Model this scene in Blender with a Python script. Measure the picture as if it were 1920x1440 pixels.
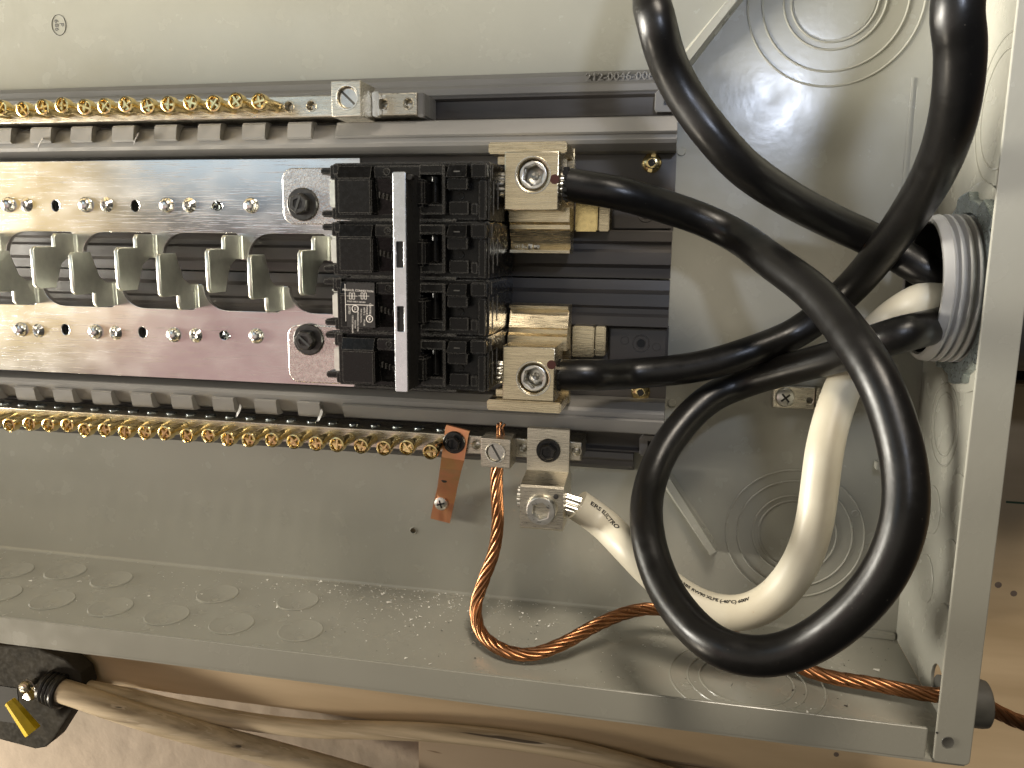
import bpy, bmesh, math, random
from mathutils import Vector, Matrix, Euler
random.seed(7)
R_ = math.radians
for o in list(bpy.data.objects): bpy.data.objects.remove(o)
SC = bpy.context.scene
COL = SC.collection
# ---- camera -------------------------------------------------------------
# Measured in centimetres: x right, y up, z out of the cabinet's back panel towards the viewer.
CAM = Vector((-12.28, 20.48, 43.26))
ROW = [Vector((0.9793045820654801, 0.011265400551481789, -0.20207826774784576)),
       Vector((0.04538135178803552, -0.9852489471928071, 0.16500013625859783)),
       Vector((-0.19723860792310904, -0.17075597443685525, -0.9653700475665661))]
F = 1500.0
def T(p): return Vector((p[0]*.01, -p[2]*.01, p[1]*.01))     # cabinet cm -> blender metres
def TR(v): return Vector((v[0], -v[2], v[1]))
cd = bpy.data.cameras.new('camera'); cam = bpy.data.objects.new('camera', cd); COL.objects.link(cam)
cd.sensor_width = 36; cd.lens = F/1920*36; cd.clip_start = .005; cd.clip_end = 50
rx, ry, rz = TR(ROW[0]), -TR(ROW[1]), -TR(ROW[2])
m = Matrix((rx, ry, rz)).transposed().to_4x4(); m.translation = T(CAM); cam.matrix_world = m
SC.camera = cam
# ---- world, lamps, exposure --------------------------------------------
w = bpy.data.worlds.new('World'); SC.world = w; w.use_nodes = True
w.node_tree.nodes['Background'].inputs[0].default_value = (.27, .255, .225, 1)
w.node_tree.nodes['Background'].inputs[1].default_value = .15
SC.view_settings.view_transform = 'Standard'; SC.view_settings.look = 'None'
SC.view_settings.exposure = 0; SC.view_settings.gamma = 1
def lamp(name, kind, p, target, power, col, size=.1, sizey=None, spot=60, blend=.4):
    l = bpy.data.lights.new(name, kind); l.energy = power; l.color = col
    if kind == 'AREA':
        l.shape = 'RECTANGLE'; l.size = size; l.size_y = sizey or size
    else: l.shadow_soft_size = size
    if kind == 'SPOT': l.spot_size = R_(spot); l.spot_blend = blend
    o = bpy.data.objects.new(name, l); COL.objects.link(o); o.location = T(p)
    o.rotation_euler = (T(target)-T(p)).to_track_quat('-Z', 'Y').to_euler()
    return o
lamp('head_lamp', 'SPOT', (-3.2, 34.8, 43), (-8.5, 27, 0), 2.5, (.74, .82, 1), .016, spot=66, blend=1)
lamp('work_lamp', 'SPOT', (-112, 24.5, 18), (-33, 35, 1), 320, (1, .95, .84), .24, spot=39, blend=1)
lamp('lower_work_lamp', 'AREA', (-82, -26, 26), (-40, -6, 0), 2.3, (1, .88, .70), .10)
lamp('overhead_fill', 'AREA', (2, 95, 60), (-16, 8, 3), 8.6, (1, .89, .74), .25)  # added light from above, brightens the cabinet floor
lamp('room_fill', 'AREA', (-34, 17, 72), (-20, 19, 3), .46, (1, .92, .78), .50, .50)  # added soft fill for the lugs and handle tie to reflect
lamp('golden_glow', 'AREA', (-98, 24, 40), (-44, 20, 3), .40, (1, .70, .24), .42, .36)  # added lamp, gives the bus bars a golden reflection
lamp('bluish_glow', 'AREA', (-64, 40, 52), (-36, 20, 3), .26, (.62, .82, 1), .26, .26)  # added lamp for a bluish reflection on the upper bus
lamp('pinkish_glow', 'AREA', (-60, 4, 52), (-34, 14, 3), .17, (1, .60, .60), .40, .28)  # added lamp for a pink reflection on the lower bus

# ---- helpers --------------------------------------------------------------
def P(u, v, z):                      # point of the z plane that the photograph shows at (u, v)
    d = ray(u, v); t = (z-CAM[2])/d[2]; return CAM+d*t
def ray(u, v):
    a, b = (u-960)/F, (v-720)/F
    return ROW[0]*a+ROW[1]*b+ROW[2]
def PW(u, v, wid, dia):              # axis point of a round cable of known diameter from its measured width
    return CAM+ray(u, v)*(F*dia/wid)
class G:
    def __init__(s): s.v = []; s.f = []
    def add(s, vs, fs, M=None):
        n = len(s.v)
        s.v += [tuple(M @ Vector(p)) if M else tuple(p) for p in vs]
        s.f += [tuple(i+n for i in f) for f in fs]; return s
    def bm(s, b, M=None):
        b.verts.index_update(); s.add([tuple(x.co) for x in b.verts], [[x.index for x in f.verts] for f in b.faces], M); b.free(); return s
    def mesh(s, me, M=None): return s.add([tuple(x.co) for x in me.vertices], [tuple(p.vertices) for p in me.polygons], M)
    def box(s, x0, x1, y0, y1, z0, z1, b=.03, M=None, seg=2):
        m = bmesh.new(); bmesh.ops.create_cube(m, size=1)
        for q in m.verts: q.co = ((x0+x1)/2+q.co.x*(x1-x0), (y0+y1)/2+q.co.y*(y1-y0), (z0+z1)/2+q.co.z*(z1-z0))
        if b: bmesh.ops.bevel(m, geom=list(m.edges), offset=b, segments=seg, affect='EDGES', clamp_overlap=True)
        return s.bm(m, M)
    def lathe(s, p, ax, prof, n=24, ph=0):     # prof: (radius, height along axis)
        q = Vector(ax).normalized().to_track_quat('Z', 'Y').to_matrix(); p = Vector(p)
        vs = []; fs = []
        for r, h in prof:
            for i in range(n):
                a = 2*math.pi*i/n+ph; vs.append(p+q @ Vector((max(r, 1e-4)*math.cos(a), max(r, 1e-4)*math.sin(a), h)))
        for k in range(len(prof)-1):
            for i in range(n):
                j = (i+1) % n; fs.append((k*n+i, k*n+j, (k+1)*n+j, (k+1)*n+i))
        fs.append(tuple(range(n))[::-1]); fs.append(tuple((len(prof)-1)*n+i for i in range(n)))
        return s.add(vs, fs)
    def cyl(s, p, ax, r, h, n=20, b=.03, ph=0): return s.lathe(p, ax, [(r-b, 0), (r, b), (r, h-b), (r-b, h)], n, ph)
    def torus(s, p, ax, R, r, n=48, k=8, a0=0, a1=360):
        q = Vector(ax).normalized().to_track_quat('Z', 'Y').to_matrix(); p = Vector(p); vs = []; fs = []
        full = a1-a0 >= 360; N = n if full else n+1
        for i in range(N):
            a = R_(a0+(a1-a0)*i/n)
            for j in range(k):
                t = 2*math.pi*j/k; rr = R+r*math.cos(t); vs.append(p+q @ Vector((rr*math.cos(a), rr*math.sin(a), r*math.sin(t))))
        for i in range(n):
            i2 = (i+1) % N
            for j in range(k):
                j2 = (j+1) % k; fs.append((i*k+j, i2*k+j, i2*k+j2, i*k+j2))
        return s.add(vs, fs)
    def tube(s, pts, r, n=20, cap=True, fr=None, round_=0):
        fr = fr or frames(pts); vs = []; fs = []; N = len(pts)
        for i, (c, t, a, b) in enumerate(fr):
            rr = r(i/(N-1)) if callable(r) else r
            for j in range(n):
                th = 2*math.pi*j/n; vs.append(c+(a*math.cos(th)+b*math.sin(th))*rr)
        for i in range(N-1):
            for j in range(n):
                k = (j+1) % n; fs.append((i*n+j, i*n+k, (i+1)*n+k, (i+1)*n+j))
        if cap: fs.append(tuple(range(n))[::-1]); fs.append(tuple((N-1)*n+j for j in range(n)))
        return s.add(vs, fs)
    def xprism(s, prof, x0, x1):     # closed (y, z) profile swept along x
        n = len(prof); vs = [(x0, y, z) for y, z in prof]+[(x1, y, z) for y, z in prof]
        fs = [(i, (i+1) % n, (i+1) % n+n, i+n) for i in range(n)]+[tuple(range(n))[::-1], tuple(range(n, 2*n))]
        return s.add(vs, fs)
    def wedge(s, a, b, c, d, e, f, g, h): return s.add([a, b, c, d, e, f, g, h], [(3, 2, 1, 0), (4, 5, 6, 7), (0, 1, 5, 4), (1, 2, 6, 5), (2, 3, 7, 6), (3, 0, 4, 7)])
def crom(pts, step=.35):
    pts = [Vector(p) for p in pts]; q = [pts[0]*2-pts[1]]+pts+[pts[-1]*2-pts[-2]]; out = []
    for i in range(1, len(q)-2):
        n = max(2, int((q[i+1]-q[i]).length/step))
        for k in range(n):
            t = k/n; a, b, c, d = q[i-1:i+3]
            out.append(.5*((2*b)+(c-a)*t+(2*a-5*b+4*c-d)*t*t+(3*b-a-3*c+d)*t**3))
    out.append(pts[-1])
    for _ in range(3):
        out = [out[0]]+[(out[i-1]+out[i]*2+out[i+1])/4 for i in range(1, len(out)-1)]+[out[-1]]
    return out
def frames(pts):
    fr = []; up = None; N = len(pts)
    for i in range(N):
        t = (pts[min(i+1, N-1)]-pts[max(i-1, 0)]).normalized()
        if up is None: up = t.orthogonal().normalized()
        a = (up-t*up.dot(t)).normalized(); up = a; fr.append((pts[i], t, a, t.cross(a)))
    return fr
def plate(loops, h, b=.02):            # flat plate with holes, edges eased; z 0..h
    cu = bpy.data.curves.new('plate_outline', 'CURVE'); cu.dimensions = '2D'; cu.fill_mode = 'BOTH'
    cu.extrude = h/2-b; cu.bevel_depth = b; cu.bevel_resolution = 1; cu.offset = -b
    for L in loops:
        sp = cu.splines.new('POLY'); sp.points.add(len(L)-1); sp.use_cyclic_u = True
        for i, q in enumerate(L): sp.points[i].co = (q[0], q[1], 0, 1)
    return c2m(cu, Matrix.Translation((0, 0, h/2)))
def c2m(cu, M=None):
    o = bpy.data.objects.new('outline', cu); COL.objects.link(o); dg = bpy.context.evaluated_depsgraph_get()
    me = bpy.data.meshes.new_from_object(o.evaluated_get(dg)); bpy.data.objects.remove(o); bpy.data.curves.remove(cu)
    if M: me.transform(M)
    return me
def text(s, size, ext=.01, bev=0, align='CENTER', sx=1):
    cu = bpy.data.curves.new('lettering', 'FONT'); cu.body = s; cu.size = size; cu.extrude = ext; cu.bevel_depth = bev
    cu.align_x = align; cu.align_y = 'CENTER'; cu.resolution_u = 3
    me = c2m(cu)
    if sx != 1: me.transform(Matrix.Diagonal((sx, 1, 1, 1)))
    return me
def circ(x, y, r, n=32, a0=0, a1=360, sq=1): return [(x+r*math.cos(R_(a0+(a1-a0)*i/n)), y+sq*r*math.sin(R_(a0+(a1-a0)*i/n))) for i in range(n if a1-a0 >= 360 else n+1)]
def rrect(x0, x1, y0, y1, r, n=5):
    out = []
    for cx, cy, a in ((x1-r, y1-r, 0), (x0+r, y1-r, 90), (x0+r, y0+r, 180), (x1-r, y0+r, 270)):
        out += [(cx+r*math.cos(R_(a+90*i/n)), cy+r*math.sin(R_(a+90*i/n))) for i in range(n+1)]
    return out
TM = Matrix(((.01, 0, 0, 0), (0, 0, -.01, 0), (0, .01, 0, 0), (0, 0, 0, 1)))
def thing(name, label, cat, base, group=None):
    o = bpy.data.objects.new(name, None); COL.objects.link(o); o.location = T(base); o.empty_display_size = .005
    o['label'] = label; o['category'] = cat
    if group: o['group'] = group
    return o
def to_mesh(name, g, mt, at=(0, 0, 0), sharp=32):
    me = bpy.data.meshes.new(name); A = Vector(at)
    me.from_pydata([Vector(p)-A for p in g.v], [], g.f); me.transform(TM)
    b = bmesh.new(); b.from_mesh(me); bmesh.ops.recalc_face_normals(b, faces=list(b.faces)); b.to_mesh(me); b.free()
    me.polygons.foreach_set('use_smooth', [True]*len(me.polygons)); me.set_sharp_from_angle(angle=R_(sharp))
    me.materials.append(mt); return me
def wloc(o):
    l = o.location.copy()
    while o.parent: o = o.parent; l += o.location
    return l
def put(name, me, parent=None, at=(0, 0, 0), rot=None, label=None, kind=None):
    o = bpy.data.objects.new(name, me); COL.objects.link(o)
    if parent: o.parent = parent; o.location = T(at)-wloc(parent)
    else: o.location = T(at)
    if rot: o.rotation_euler = rot
    if label: o['label'] = label
    if kind: o['kind'] = kind
    return o
def part(name, g, mt, parent=None, label=None, kind=None, sharp=32, at=(0, 0, 0)):
    return put(name, to_mesh(name, g, mt, at, sharp), parent, at, None, label, kind)
def solo(name, g, mt, label, cat, group=None, at=(0, 0, 0), sharp=32):
    o = put(name, to_mesh(name, g, mt, at, sharp), None, at); o['label'] = label; o['category'] = cat
    if group: o['group'] = group
    return o

# ---- materials ------------------------------------------------------------
def mat(name, col, rough=.5, metal=0, bump=0, bscale=8, var=0, vscale=1.5, col2=None, stretch=(1, 1, 1), rvar=0, spots=None, scratch=0, coat=0, spec=.5, edge_glint=None):
    M = bpy.data.materials.new(name); M.use_nodes = True; nt = M.node_tree; N = nt.nodes; L = nt.links; B = N['Principled BSDF']
    B.inputs['Roughness'].default_value = rough; B.inputs['Metallic'].default_value = metal
    B.inputs['Coat Weight'].default_value = coat; B.inputs['Specular IOR Level'].default_value = spec
    tc = N.new('ShaderNodeTexCoord'); mp = N.new('ShaderNodeMapping'); L.new(tc.outputs['Object'], mp.inputs[0])
    mp.inputs['Scale'].default_value = (100*stretch[0], 100*stretch[2], 100*stretch[1])
    def noise(sc, det=4, vec=mp):
        n = N.new('ShaderNodeTexNoise'); n.inputs['Scale'].default_value = sc; n.inputs['Detail'].default_value = det
        L.new(vec.outputs[0], n.inputs['Vector']); return n
    def ramp(src, a, b, ca, cb):
        r = N.new('ShaderNodeValToRGB'); L.new(src, r.inputs[0]); r.color_ramp.elements[0].position = a; r.color_ramp.elements[1].position = b
        r.color_ramp.elements[0].color = ca; r.color_ramp.elements[1].color = cb; return r
    c = None
    if var or col2:
        n = noise(vscale); c2 = col2 or tuple(x*(1-var) for x in col)
        c = ramp(n.outputs[0], .35, .68, (*col, 1), (*c2, 1)).outputs[0]
    def mixc(fac, base, colr):
        mx = N.new('ShaderNodeMix'); mx.data_type = 'RGBA'; L.new(fac, mx.inputs['Factor'])
        if base is not None: L.new(base, mx.inputs['A'])
        else: mx.inputs['A'].default_value = (*col, 1)
        mx.inputs['B'].default_value = (*colr, 1); return mx.outputs['Result']
    if spots:
        for sc, th, sc_col in spots:
            n = noise(sc, 2); r = ramp(n.outputs[0], th, th+.03, (0, 0, 0, 1), (1, 1, 1, 1)); c = mixc(r.outputs[0], c, sc_col)
    if edge_glint:                      # edges painted lighter, like highlights on the bevels
        bv = N.new('ShaderNodeBevel'); bv.samples = 4; bv.inputs[0].default_value = edge_glint[0]*.01
        gm = N.new('ShaderNodeNewGeometry'); dt = N.new('ShaderNodeVectorMath'); dt.operation = 'DOT_PRODUCT'
        L.new(bv.outputs[0], dt.inputs[0]); L.new(gm.outputs['Normal'], dt.inputs[1])
        n = noise(6, 3); ad = N.new('ShaderNodeMath'); ad.operation = 'MULTIPLY_ADD'; ad.inputs[1].default_value = .10; L.new(n.outputs[0], ad.inputs[0]); L.new(dt.outputs['Value'], ad.inputs[2])
        r = ramp(ad.outputs[0], .93, 1.02, (1, 1, 1, 1), (0, 0, 0, 1)); c = mixc(r.outputs[0], c, edge_glint[1])
    if c is not None: L.new(c, B.inputs['Base Color'])
    else: B.inputs['Base Color'].default_value = (*col, 1)
    if rvar:
        n = noise(vscale*3.1, 6); mr = N.new('ShaderNodeMapRange'); L.new(n.outputs[0], mr.inputs[0])
        mr.inputs[1].default_value = .3; mr.inputs[2].default_value = .7
        mr.inputs['To Min'].default_value = max(.03, rough-rvar); mr.inputs['To Max'].default_value = rough+rvar; L.new(mr.outputs[0], B.inputs['Roughness'])
    h = None
    if bump:
        n = noise(bscale, 3); bp = N.new('ShaderNodeBump'); bp.inputs['Strength'].default_value = bump; bp.inputs['Distance'].default_value = .0004
        L.new(n.outputs[0], bp.inputs['Height']); h = bp
    if scratch:
        m2 = N.new('ShaderNodeMapping'); L.new(tc.outputs['Object'], m2.inputs[0]); m2.inputs['Scale'].default_value = (60, 900, 2600); m2.inputs['Rotation'].default_value = (0, .05, 0)
        n = noise(1, 2, m2); r = ramp(n.outputs[0], .60, .72, (0, 0, 0, 1), (1, 1, 1, 1))
        b2 = N.new('ShaderNodeBump'); b2.inputs['Strength'].default_value = scratch; b2.inputs['Distance'].default_value = .0003; L.new(r.outputs[0], b2.inputs['Height'])
        if h: L.new(h.outputs[0], b2.inputs['Normal'])
        h = b2
    if h: L.new(h.outputs[0], B.inputs['Normal'])
    return M
paint = mat('grey_enamel_paint', (.315, .308, .264), .24, bump=.10, bscale=3.6, var=.05, vscale=.25, rvar=.06, spots=[(46, .785, (.52, .50, .45)), (30, .79, (.14, .12, .10))])
plas = mat('dark_grey_plastic', (.062, .056, .052), .38, bump=.10, bscale=12, var=.14, vscale=.5, stretch=(.25, 2, 2), rvar=.08)
plas2 = mat('mid_grey_plastic', (.17, .163, .152), .42, bump=.12, bscale=14, var=.1, vscale=.6, stretch=(.3, 2, 2), rvar=.08)
tin = mat('tin_plated_bus', (.74, .725, .70), .23, 1, bump=.035, bscale=.6, col2=(.67, .655, .63), vscale=.25, rvar=.035, scratch=.14, stretch=(.6, 1, 1), spots=[(26, .745, (.95, .93, .88))])
tin3 = mat('blade_tin', (.74, .75, .68), .36, 1, bump=.06, bscale=6, var=.12, vscale=2, rvar=.08)
tin2 = mat('frosted_tin', (.68, .64, .60), .27, 1, bump=.42, bscale=10, var=.22, vscale=4, rvar=.06)
steel = mat('bright_zinc', (.78, .76, .70), .33, 1, bump=.05, bscale=12, rvar=.08, var=.15, vscale=2)
alu = mat('brushed_aluminium', (.72, .665, .55), .30, 1, bump=.25, bscale=5, var=.12, vscale=2, stretch=(.3, 6, 3), rvar=.08)
aluy = mat('yellow_tinted_aluminium', (.74, .64, .45), .27, 1, bump=.2, bscale=5, var=.2, vscale=1.2, stretch=(.3, 6, 3), rvar=.09)  # aluminium with a yellower base colour
galv = mat('galvanised_zinc', (.50, .56, .58), .32, 1, bump=.35, bscale=4, var=.3, vscale=2.5, rvar=.1)
brass = mat('brass_plating', (.88, .70, .34), .22, 1, bump=.1, bscale=8, var=.2, vscale=3, rvar=.06)
copper = mat('bare_copper', (.44, .205, .095), .33, 1, bump=.15, bscale=8, var=.35, vscale=1.2, rvar=.08)
copflat = mat('copper_strap_metal', (.80, .36, .20), .36, 1, bump=.2, bscale=6, col2=(.62, .36, .17), vscale=.8, rvar=.08, stretch=(1, .4, 1))
blk = mat('black_breaker_plastic', (.005, .0047, .0044), .26, bump=.10, bscale=10, rvar=.08, vscale=1.5, spots=[(26, .745, (.09, .085, .075))], edge_glint=(.018, (.20, .19, .17)), spec=.24)  # pale edges stand for highlights caught by the bevels
blkm = mat('black_oxide_steel', (.014, .013, .012), .34, bump=.25, bscale=9, rvar=.08)
cablem = mat('black_cable_jacket', (.0055, .005, .0046), .34, bump=.10, bscale=5, rvar=.06, vscale=.5, spots=[(9, .755, (.06, .054, .045)), (30, .76, (.12, .11, .095))], spec=.36)
white = mat('white_cable_jacket', (.60, .56, .45), .42, bump=.08, bscale=6, col2=(.55, .50, .385), vscale=.5, spots=[(2.2, .74, (.50, .38, .26))])
inkm = mat('black_ink', (.03, .028, .025), .6)
whitem = mat('white_print', (.62, .58, .54), .6)
redp = mat('maroon_inspection_paint', (.055, .012, .008), .35)
darkm = mat('void_shade', (.006, .006, .006), .7)  # flat black painting the shade inside holes, slots and gaps
hubp = mat('grey_hub_plastic', (.34, .335, .325), .17, bump=.06, bscale=9, rvar=.05)
pvc = mat('dark_grey_conduit_plastic', (.085, .082, .072), .45, bump=.15, bscale=14, var=.2, vscale=2)
# ---- enclosure -------------------------------------------------------------
CY = 18.85; DZ = 10.8; XL = -68
box = thing('electrical_enclosure', 'open grey painted steel breaker panel cabinet with knockouts in its walls', 'electrical panel', (-30, 0, 0))
hub_c = (5.6, CY); wire_c = (6.7, .95)
g = G(); p0 = P(775, 995, 0)
g.mesh(plate([[(XL, -.15), (.15, -.15), (.15, 37.9), (XL, 37.9)], circ(p0.x, p0.y, .17, 16)], .16, .01), Matrix.Translation((0, 0, -.16)))
back = part('back_panel', g, paint, box)
g = G().torus((p0.x, p0.y, 0), (0, 0, 1), .19, .035, 20, 6); part('hole_rim', g, paint, back)
g = G().box(XL, 0, -.15, 0, .0, DZ-.02, .01); g.xprism([(0, 0), (.16, 0), (0.05, .05), (0, .16)], XL, -.02)
botw = part('bottom_wall', g, paint, box)
g = G().box(XL, 0, 37.7, 37.85, .0, DZ-.02, .01); part('top_wall', g, paint, box)
g = G().box(XL, -1.5, -.06, 1.36, DZ-.14, DZ, .055, seg=3); g.box(XL, -1.52, -.14, -.01, DZ-.5, DZ-.03, .05)
g.box(-1.75, .02, -.22, -.10, DZ-1.2, DZ-.22, .03)
part('bottom_lip', g, paint, box)
g = G().box(XL, -1.5, 36.3, 37.76, DZ-.14, DZ, .055); part('top_lip', g, paint, box)
# side wall in the (z, y) plane with the two openings
MZY = Matrix(((0, 0, 1, 0), (0, 1, 0, 0), (1, 0, 0, 0), (0, 0, 0, 1)))
g = G().mesh(plate([[(0, 0), (DZ-.1, 0), (DZ-.1, 37.7), (0, 37.7)], circ(hub_c[0], hub_c[1], 3.2, 48), circ(wire_c[0], wire_c[1]+.25, .85, 24)], .15, .01), MZY)
sidew = part('side_wall', g, paint, box)
g = G().mesh(plate([rrect(-1.24, .14, -.02, 37.9, .22)], .14, .045), Matrix.Translation((0, 0, DZ-.02)))
lip = part('side_lip', g, paint, box)
g = G(); rv = P(1777, 1391, DZ+.12); g.lathe((rv.x, rv.y, DZ+.11), (0, 0, 1), [(.24, 0), (.22, .05), (.17, .03), (0, .03)], 20); part('rivet', g, pvc, lip)
rv = P(1757, 1374, DZ+.12); g = G().lathe((rv.x, rv.y, DZ+.11), (0, 0, 1), [(.05, 0), (.045, .02), (0, .02)], 10); part('paint_chip', g, inkm, lip)
# knockouts
def disc_ko(parent, p, ax, r, h=.05, ridge=True):
    g = G().lathe(p, ax, [(r, -.02), (r, h*.5), (r-.05, h), (r-.16, h*.75), (0, h*.7)], 40)
    part('knockout', g, paint, parent, at=p)
for (x, z) in [(-52.3, 3.1), (-49.0, 2.5), (-45.4, 2.9), (-38.0, 3.3), (-33.0, 3.1), (-46.7, 6.2), (-50.4, 6.1), (-54.2, 5.6), (-42.9, 6.2), (-39.2, 6.4), (-35.2, 6.5), (-31.2, 6.4), (-56, 2.6)]:
    disc_ko(botw, (x, 0, z), (0, 1, 0), 1.2, .085)
for (y, z) in [(9.9, 6.9), (6.9, 6.9), (3.9, 6.9), (8.4, 3.7), (5.0, 3.8), (11.4, 9.0), (28.0, 9.1), (31.5, 8.8)]:
    disc_ko(sidew, (0, y, z), (-1, 0, 0), 1.15, .055)
def ring_ko(parent, p, ax, radii, tabs=(), a0=0):
    g = G()
    for r in radii: g.torus(p, ax, r, .055, 96, 8)
    p = Vector(p); q = Vector(ax).normalized().to_track_quat('Z', 'Y').to_matrix()
    for r, a in tabs:
        g.torus(p+q @ Vector((r*math.cos(R_(a)), r*math.sin(R_(a)), 0)), ax, .16, .045, 16, 6)
    g.lathe(p, ax, [(radii[-1]-.1, -.02), (radii[-1]-.12, .02), (radii[-1]-.3, .03), (0, .03)], 48)
    part('knockout', g, paint, parent, label='large concentric knockout rings', at=p)
ring_ko(back, (-5.5, 32.35, 0), (0, 0, 1), (4.05, 3.35, 2.35, 2.0), [(3.35, 270), (2.2, 235), (2.2, 305), (2.2, 272), (4.05, 272)])
ring_ko(back, (-5.55, 5.35, 0), (0, 0, 1), (3.55, 2.95, 2.15, 1.85), [(2.0, 125), (3.3, 205)])
ring_ko(sidew, (0, 12.6, 4.1), (-1, 0, 0), (1.9, 1.45), [(1.9, 300)])
ring_ko(sidew, (0, 26.0, 7.0), (-1, 0, 0), (2.9, 2.3, ), [(2.9, 250)])
ring_ko(botw, (-8.2, 0, 6.2), (0, 1, 0), (3.6, 2.75, 2.2), [(3.0, 20)])
# raised hinge strips and brackets of the side wall and back
a = P(1722, 170, 0); g = G().xprism([(22.0, 0), (22, .05), (28.6, .05), (28.6, 0)], a.x-.35, a.x-.25); g.box(a.x-.1, a.x+.9, 22.2, 28.2, 0, .06, .025); part('stiffener_strip', g, paint, back)
g = G().box(-1.6, -1.42, 9.6, 14.4, .0, .75, .03); g.box(-2.0, -1.6, 12.4, 12.75, .3, .5, .03); g.box(-1.95, -1.42, 9.4, 9.8, .3, .9, .03)
part('stamped_bracket', g, paint, back)
g = G().box(-2.9, -.1, .0, .35, 0, .35, .05); part('corner_fold', g, paint, back)
for (x, y) in ((-12.4, 25.3), (-12.3, 12.2)): part('locating_stud', G().cyl((x, y, 0), (0, 0, 1), .22, .08, 16), paint, back)

# ---- dark plastic bus base ----------------------------------------------------
XR = -12.65; base = thing('bus_tray', 'long dark grey plastic base tray that carries the bus bars and neutral bars', 'bus tray', (-30, CY, 0))
def S(prof, sgn): return [(CY+sgn*d, z) for d, z in prof]
for sgn in (1, -1):
    g = G().xprism(S([(.05, .3), (.05, 1.55), (.55, 1.62), (.75, 1.95), (1.35, 2.0), (1.5, 1.85), (1.75, 1.85), (1.9, 2.05), (2.38, 2.05), (2.45, 1.9), (2.45, .3)], sgn), XL, XR-.02)
    part('centre_rib', g, plas, base, sharp=20)
    g = G().xprism(S([(2.47, .2), (2.47, .95), (6.25, .95), (6.25, .2)], sgn), XL, XR+.02); part('floor', g, plas, base)
    g = G().xprism(S([(6.27, .2), (6.27, 2.2), (6.55, 2.9), (6.72, 3.02), (6.95, 2.98), (7.6, 2.65), (7.72, 2.5), (7.72, .9), (7.72, .2)], sgn), XL, XR); rail = part('rail', g, plas2, base, sharp=20)
    g = G().xprism(S([(6.98, 2.7), (6.98, 3.18), (7.06, 3.28), (7.74, 2.95), (7.80, 2.85), (7.80, 2.2)], sgn), -29.9, XR+.01); part('rail_cap', g, plas2, rail, sharp=20)
    g = G().xprism(S([(7.74, .2), (7.74, 1.25), (8.0, 1.3), (8.15, 1.0), (8.3, .95), (9.0, .95), (9.12, 1.2), (9.22, 1.2), (9.22, .2)], sgn), XL, XR-.0); part('channel', g, plas, base, sharp=20)
    # hook tabs of the rail
    ph = -29.92-2.55+.0
    tb = G(); 
    y0, y1 = (CY+6.98, CY+7.8)
    tb.xprism([(CY+sgn*7.0, 2.7), (CY+sgn*6.97, 3.12), (CY+sgn*7.06, 3.22), (CY+sgn*7.72, 3.10), (CY+sgn*7.84, 3.0), (CY+sgn*7.88, 2.75), (CY+sgn*7.86, 2.4), (CY+sgn*7.6, 2.3)], -.66, .66)
    tbm = to_mesh('hook_tab', tb, plas2, (0, CY, 2.5), 25)
    for i in range(12):
        xc = (-31.92 if sgn > 0 else -31.9)-2.6*i
        put('hook_tab', tbm, rail, (xc, CY, 2.5))
# steel flange beside the channel, upper one stamped with a number
for sgn in (1, -1):
    g = G().xprism(S([(9.24, .1), (9.24, 1.05), (9.32, 1.15), (9.62, 1.18), (9.72, 1.1), (9.8, 1.0), (10.1, .95), (10.4, .5), (10.5, .0)], sgn), XL, XR-.6 if sgn > 0 else -14.2)
    fl = part('mounting_flange', g, plas2 if sgn > 0 else plas, base, sharp=12, label='grey flange stamped with a part number' if sgn > 0 else None)
    if sgn > 0:
        a = P(1098, 146, 1.02); b = P(1225, 143, 1.02); me = text('212-0046-006R01', .54, .035, .012, 'LEFT', 1.12)
        M = Matrix.Translation((a.x, a.y+.02, .98)) @ Matrix.Rotation(R_(-2), 4, 'X')
        part('stamped_number', G().mesh(me, M), plas2, fl)
# end clips of the channels
for (x0, yc, lab) in ((-13.8, 27.6, 1), (-13.9, 10.1, 0)):
    g = G().mesh(plate([[(x0, yc-.42), (x0+.12, yc-.55), (x0+1.5, yc-.55), (x0+1.5, yc+.55), (x0+.2, yc+.55), (x0, yc+.35)], [(x0+.45, yc-.22), (x0+1.1, yc-.22), (x0+1.1, yc+.25), (x0+.45, yc+.25)]], .5, .03), Matrix.Translation((0, 0, .9)))
    part('end_clip', g, plas2, base)
# terminal pockets behind the main lugs
for sgn in (1, -1):
    yc = CY+sgn*3.15
    g = G().box(-15.6, -12.75, min(yc-sgn*.62, yc+sgn*1.4), max(yc-sgn*.62, yc+sgn*1.4), .95, 1.55, .04)
    pk = part('screw_pocket', g, plas, base)
    c = (-14.0, CY-3.3 if sgn < 0 else CY+3.3, 1.55)
    g = G().torus(c, (0, 0, 1), .42, .035, 32, 6)
    for dx, dy in ((-.85, .12), (.8, -.15)): g.torus((c[0]+dx, c[1]+dy, 1.55), (0, 0, 1), .2, .022, 20, 6)
    g.torus(c, (0, 0, 1), .24, .03, 24, 6); part('screw_boss', g, plas, pk)
    g = G().cyl((c[0], c[1], 1.5), (0, 0, 1), .22, .062, 20, .01); part('screw_hole', g, darkm, pk)
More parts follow.
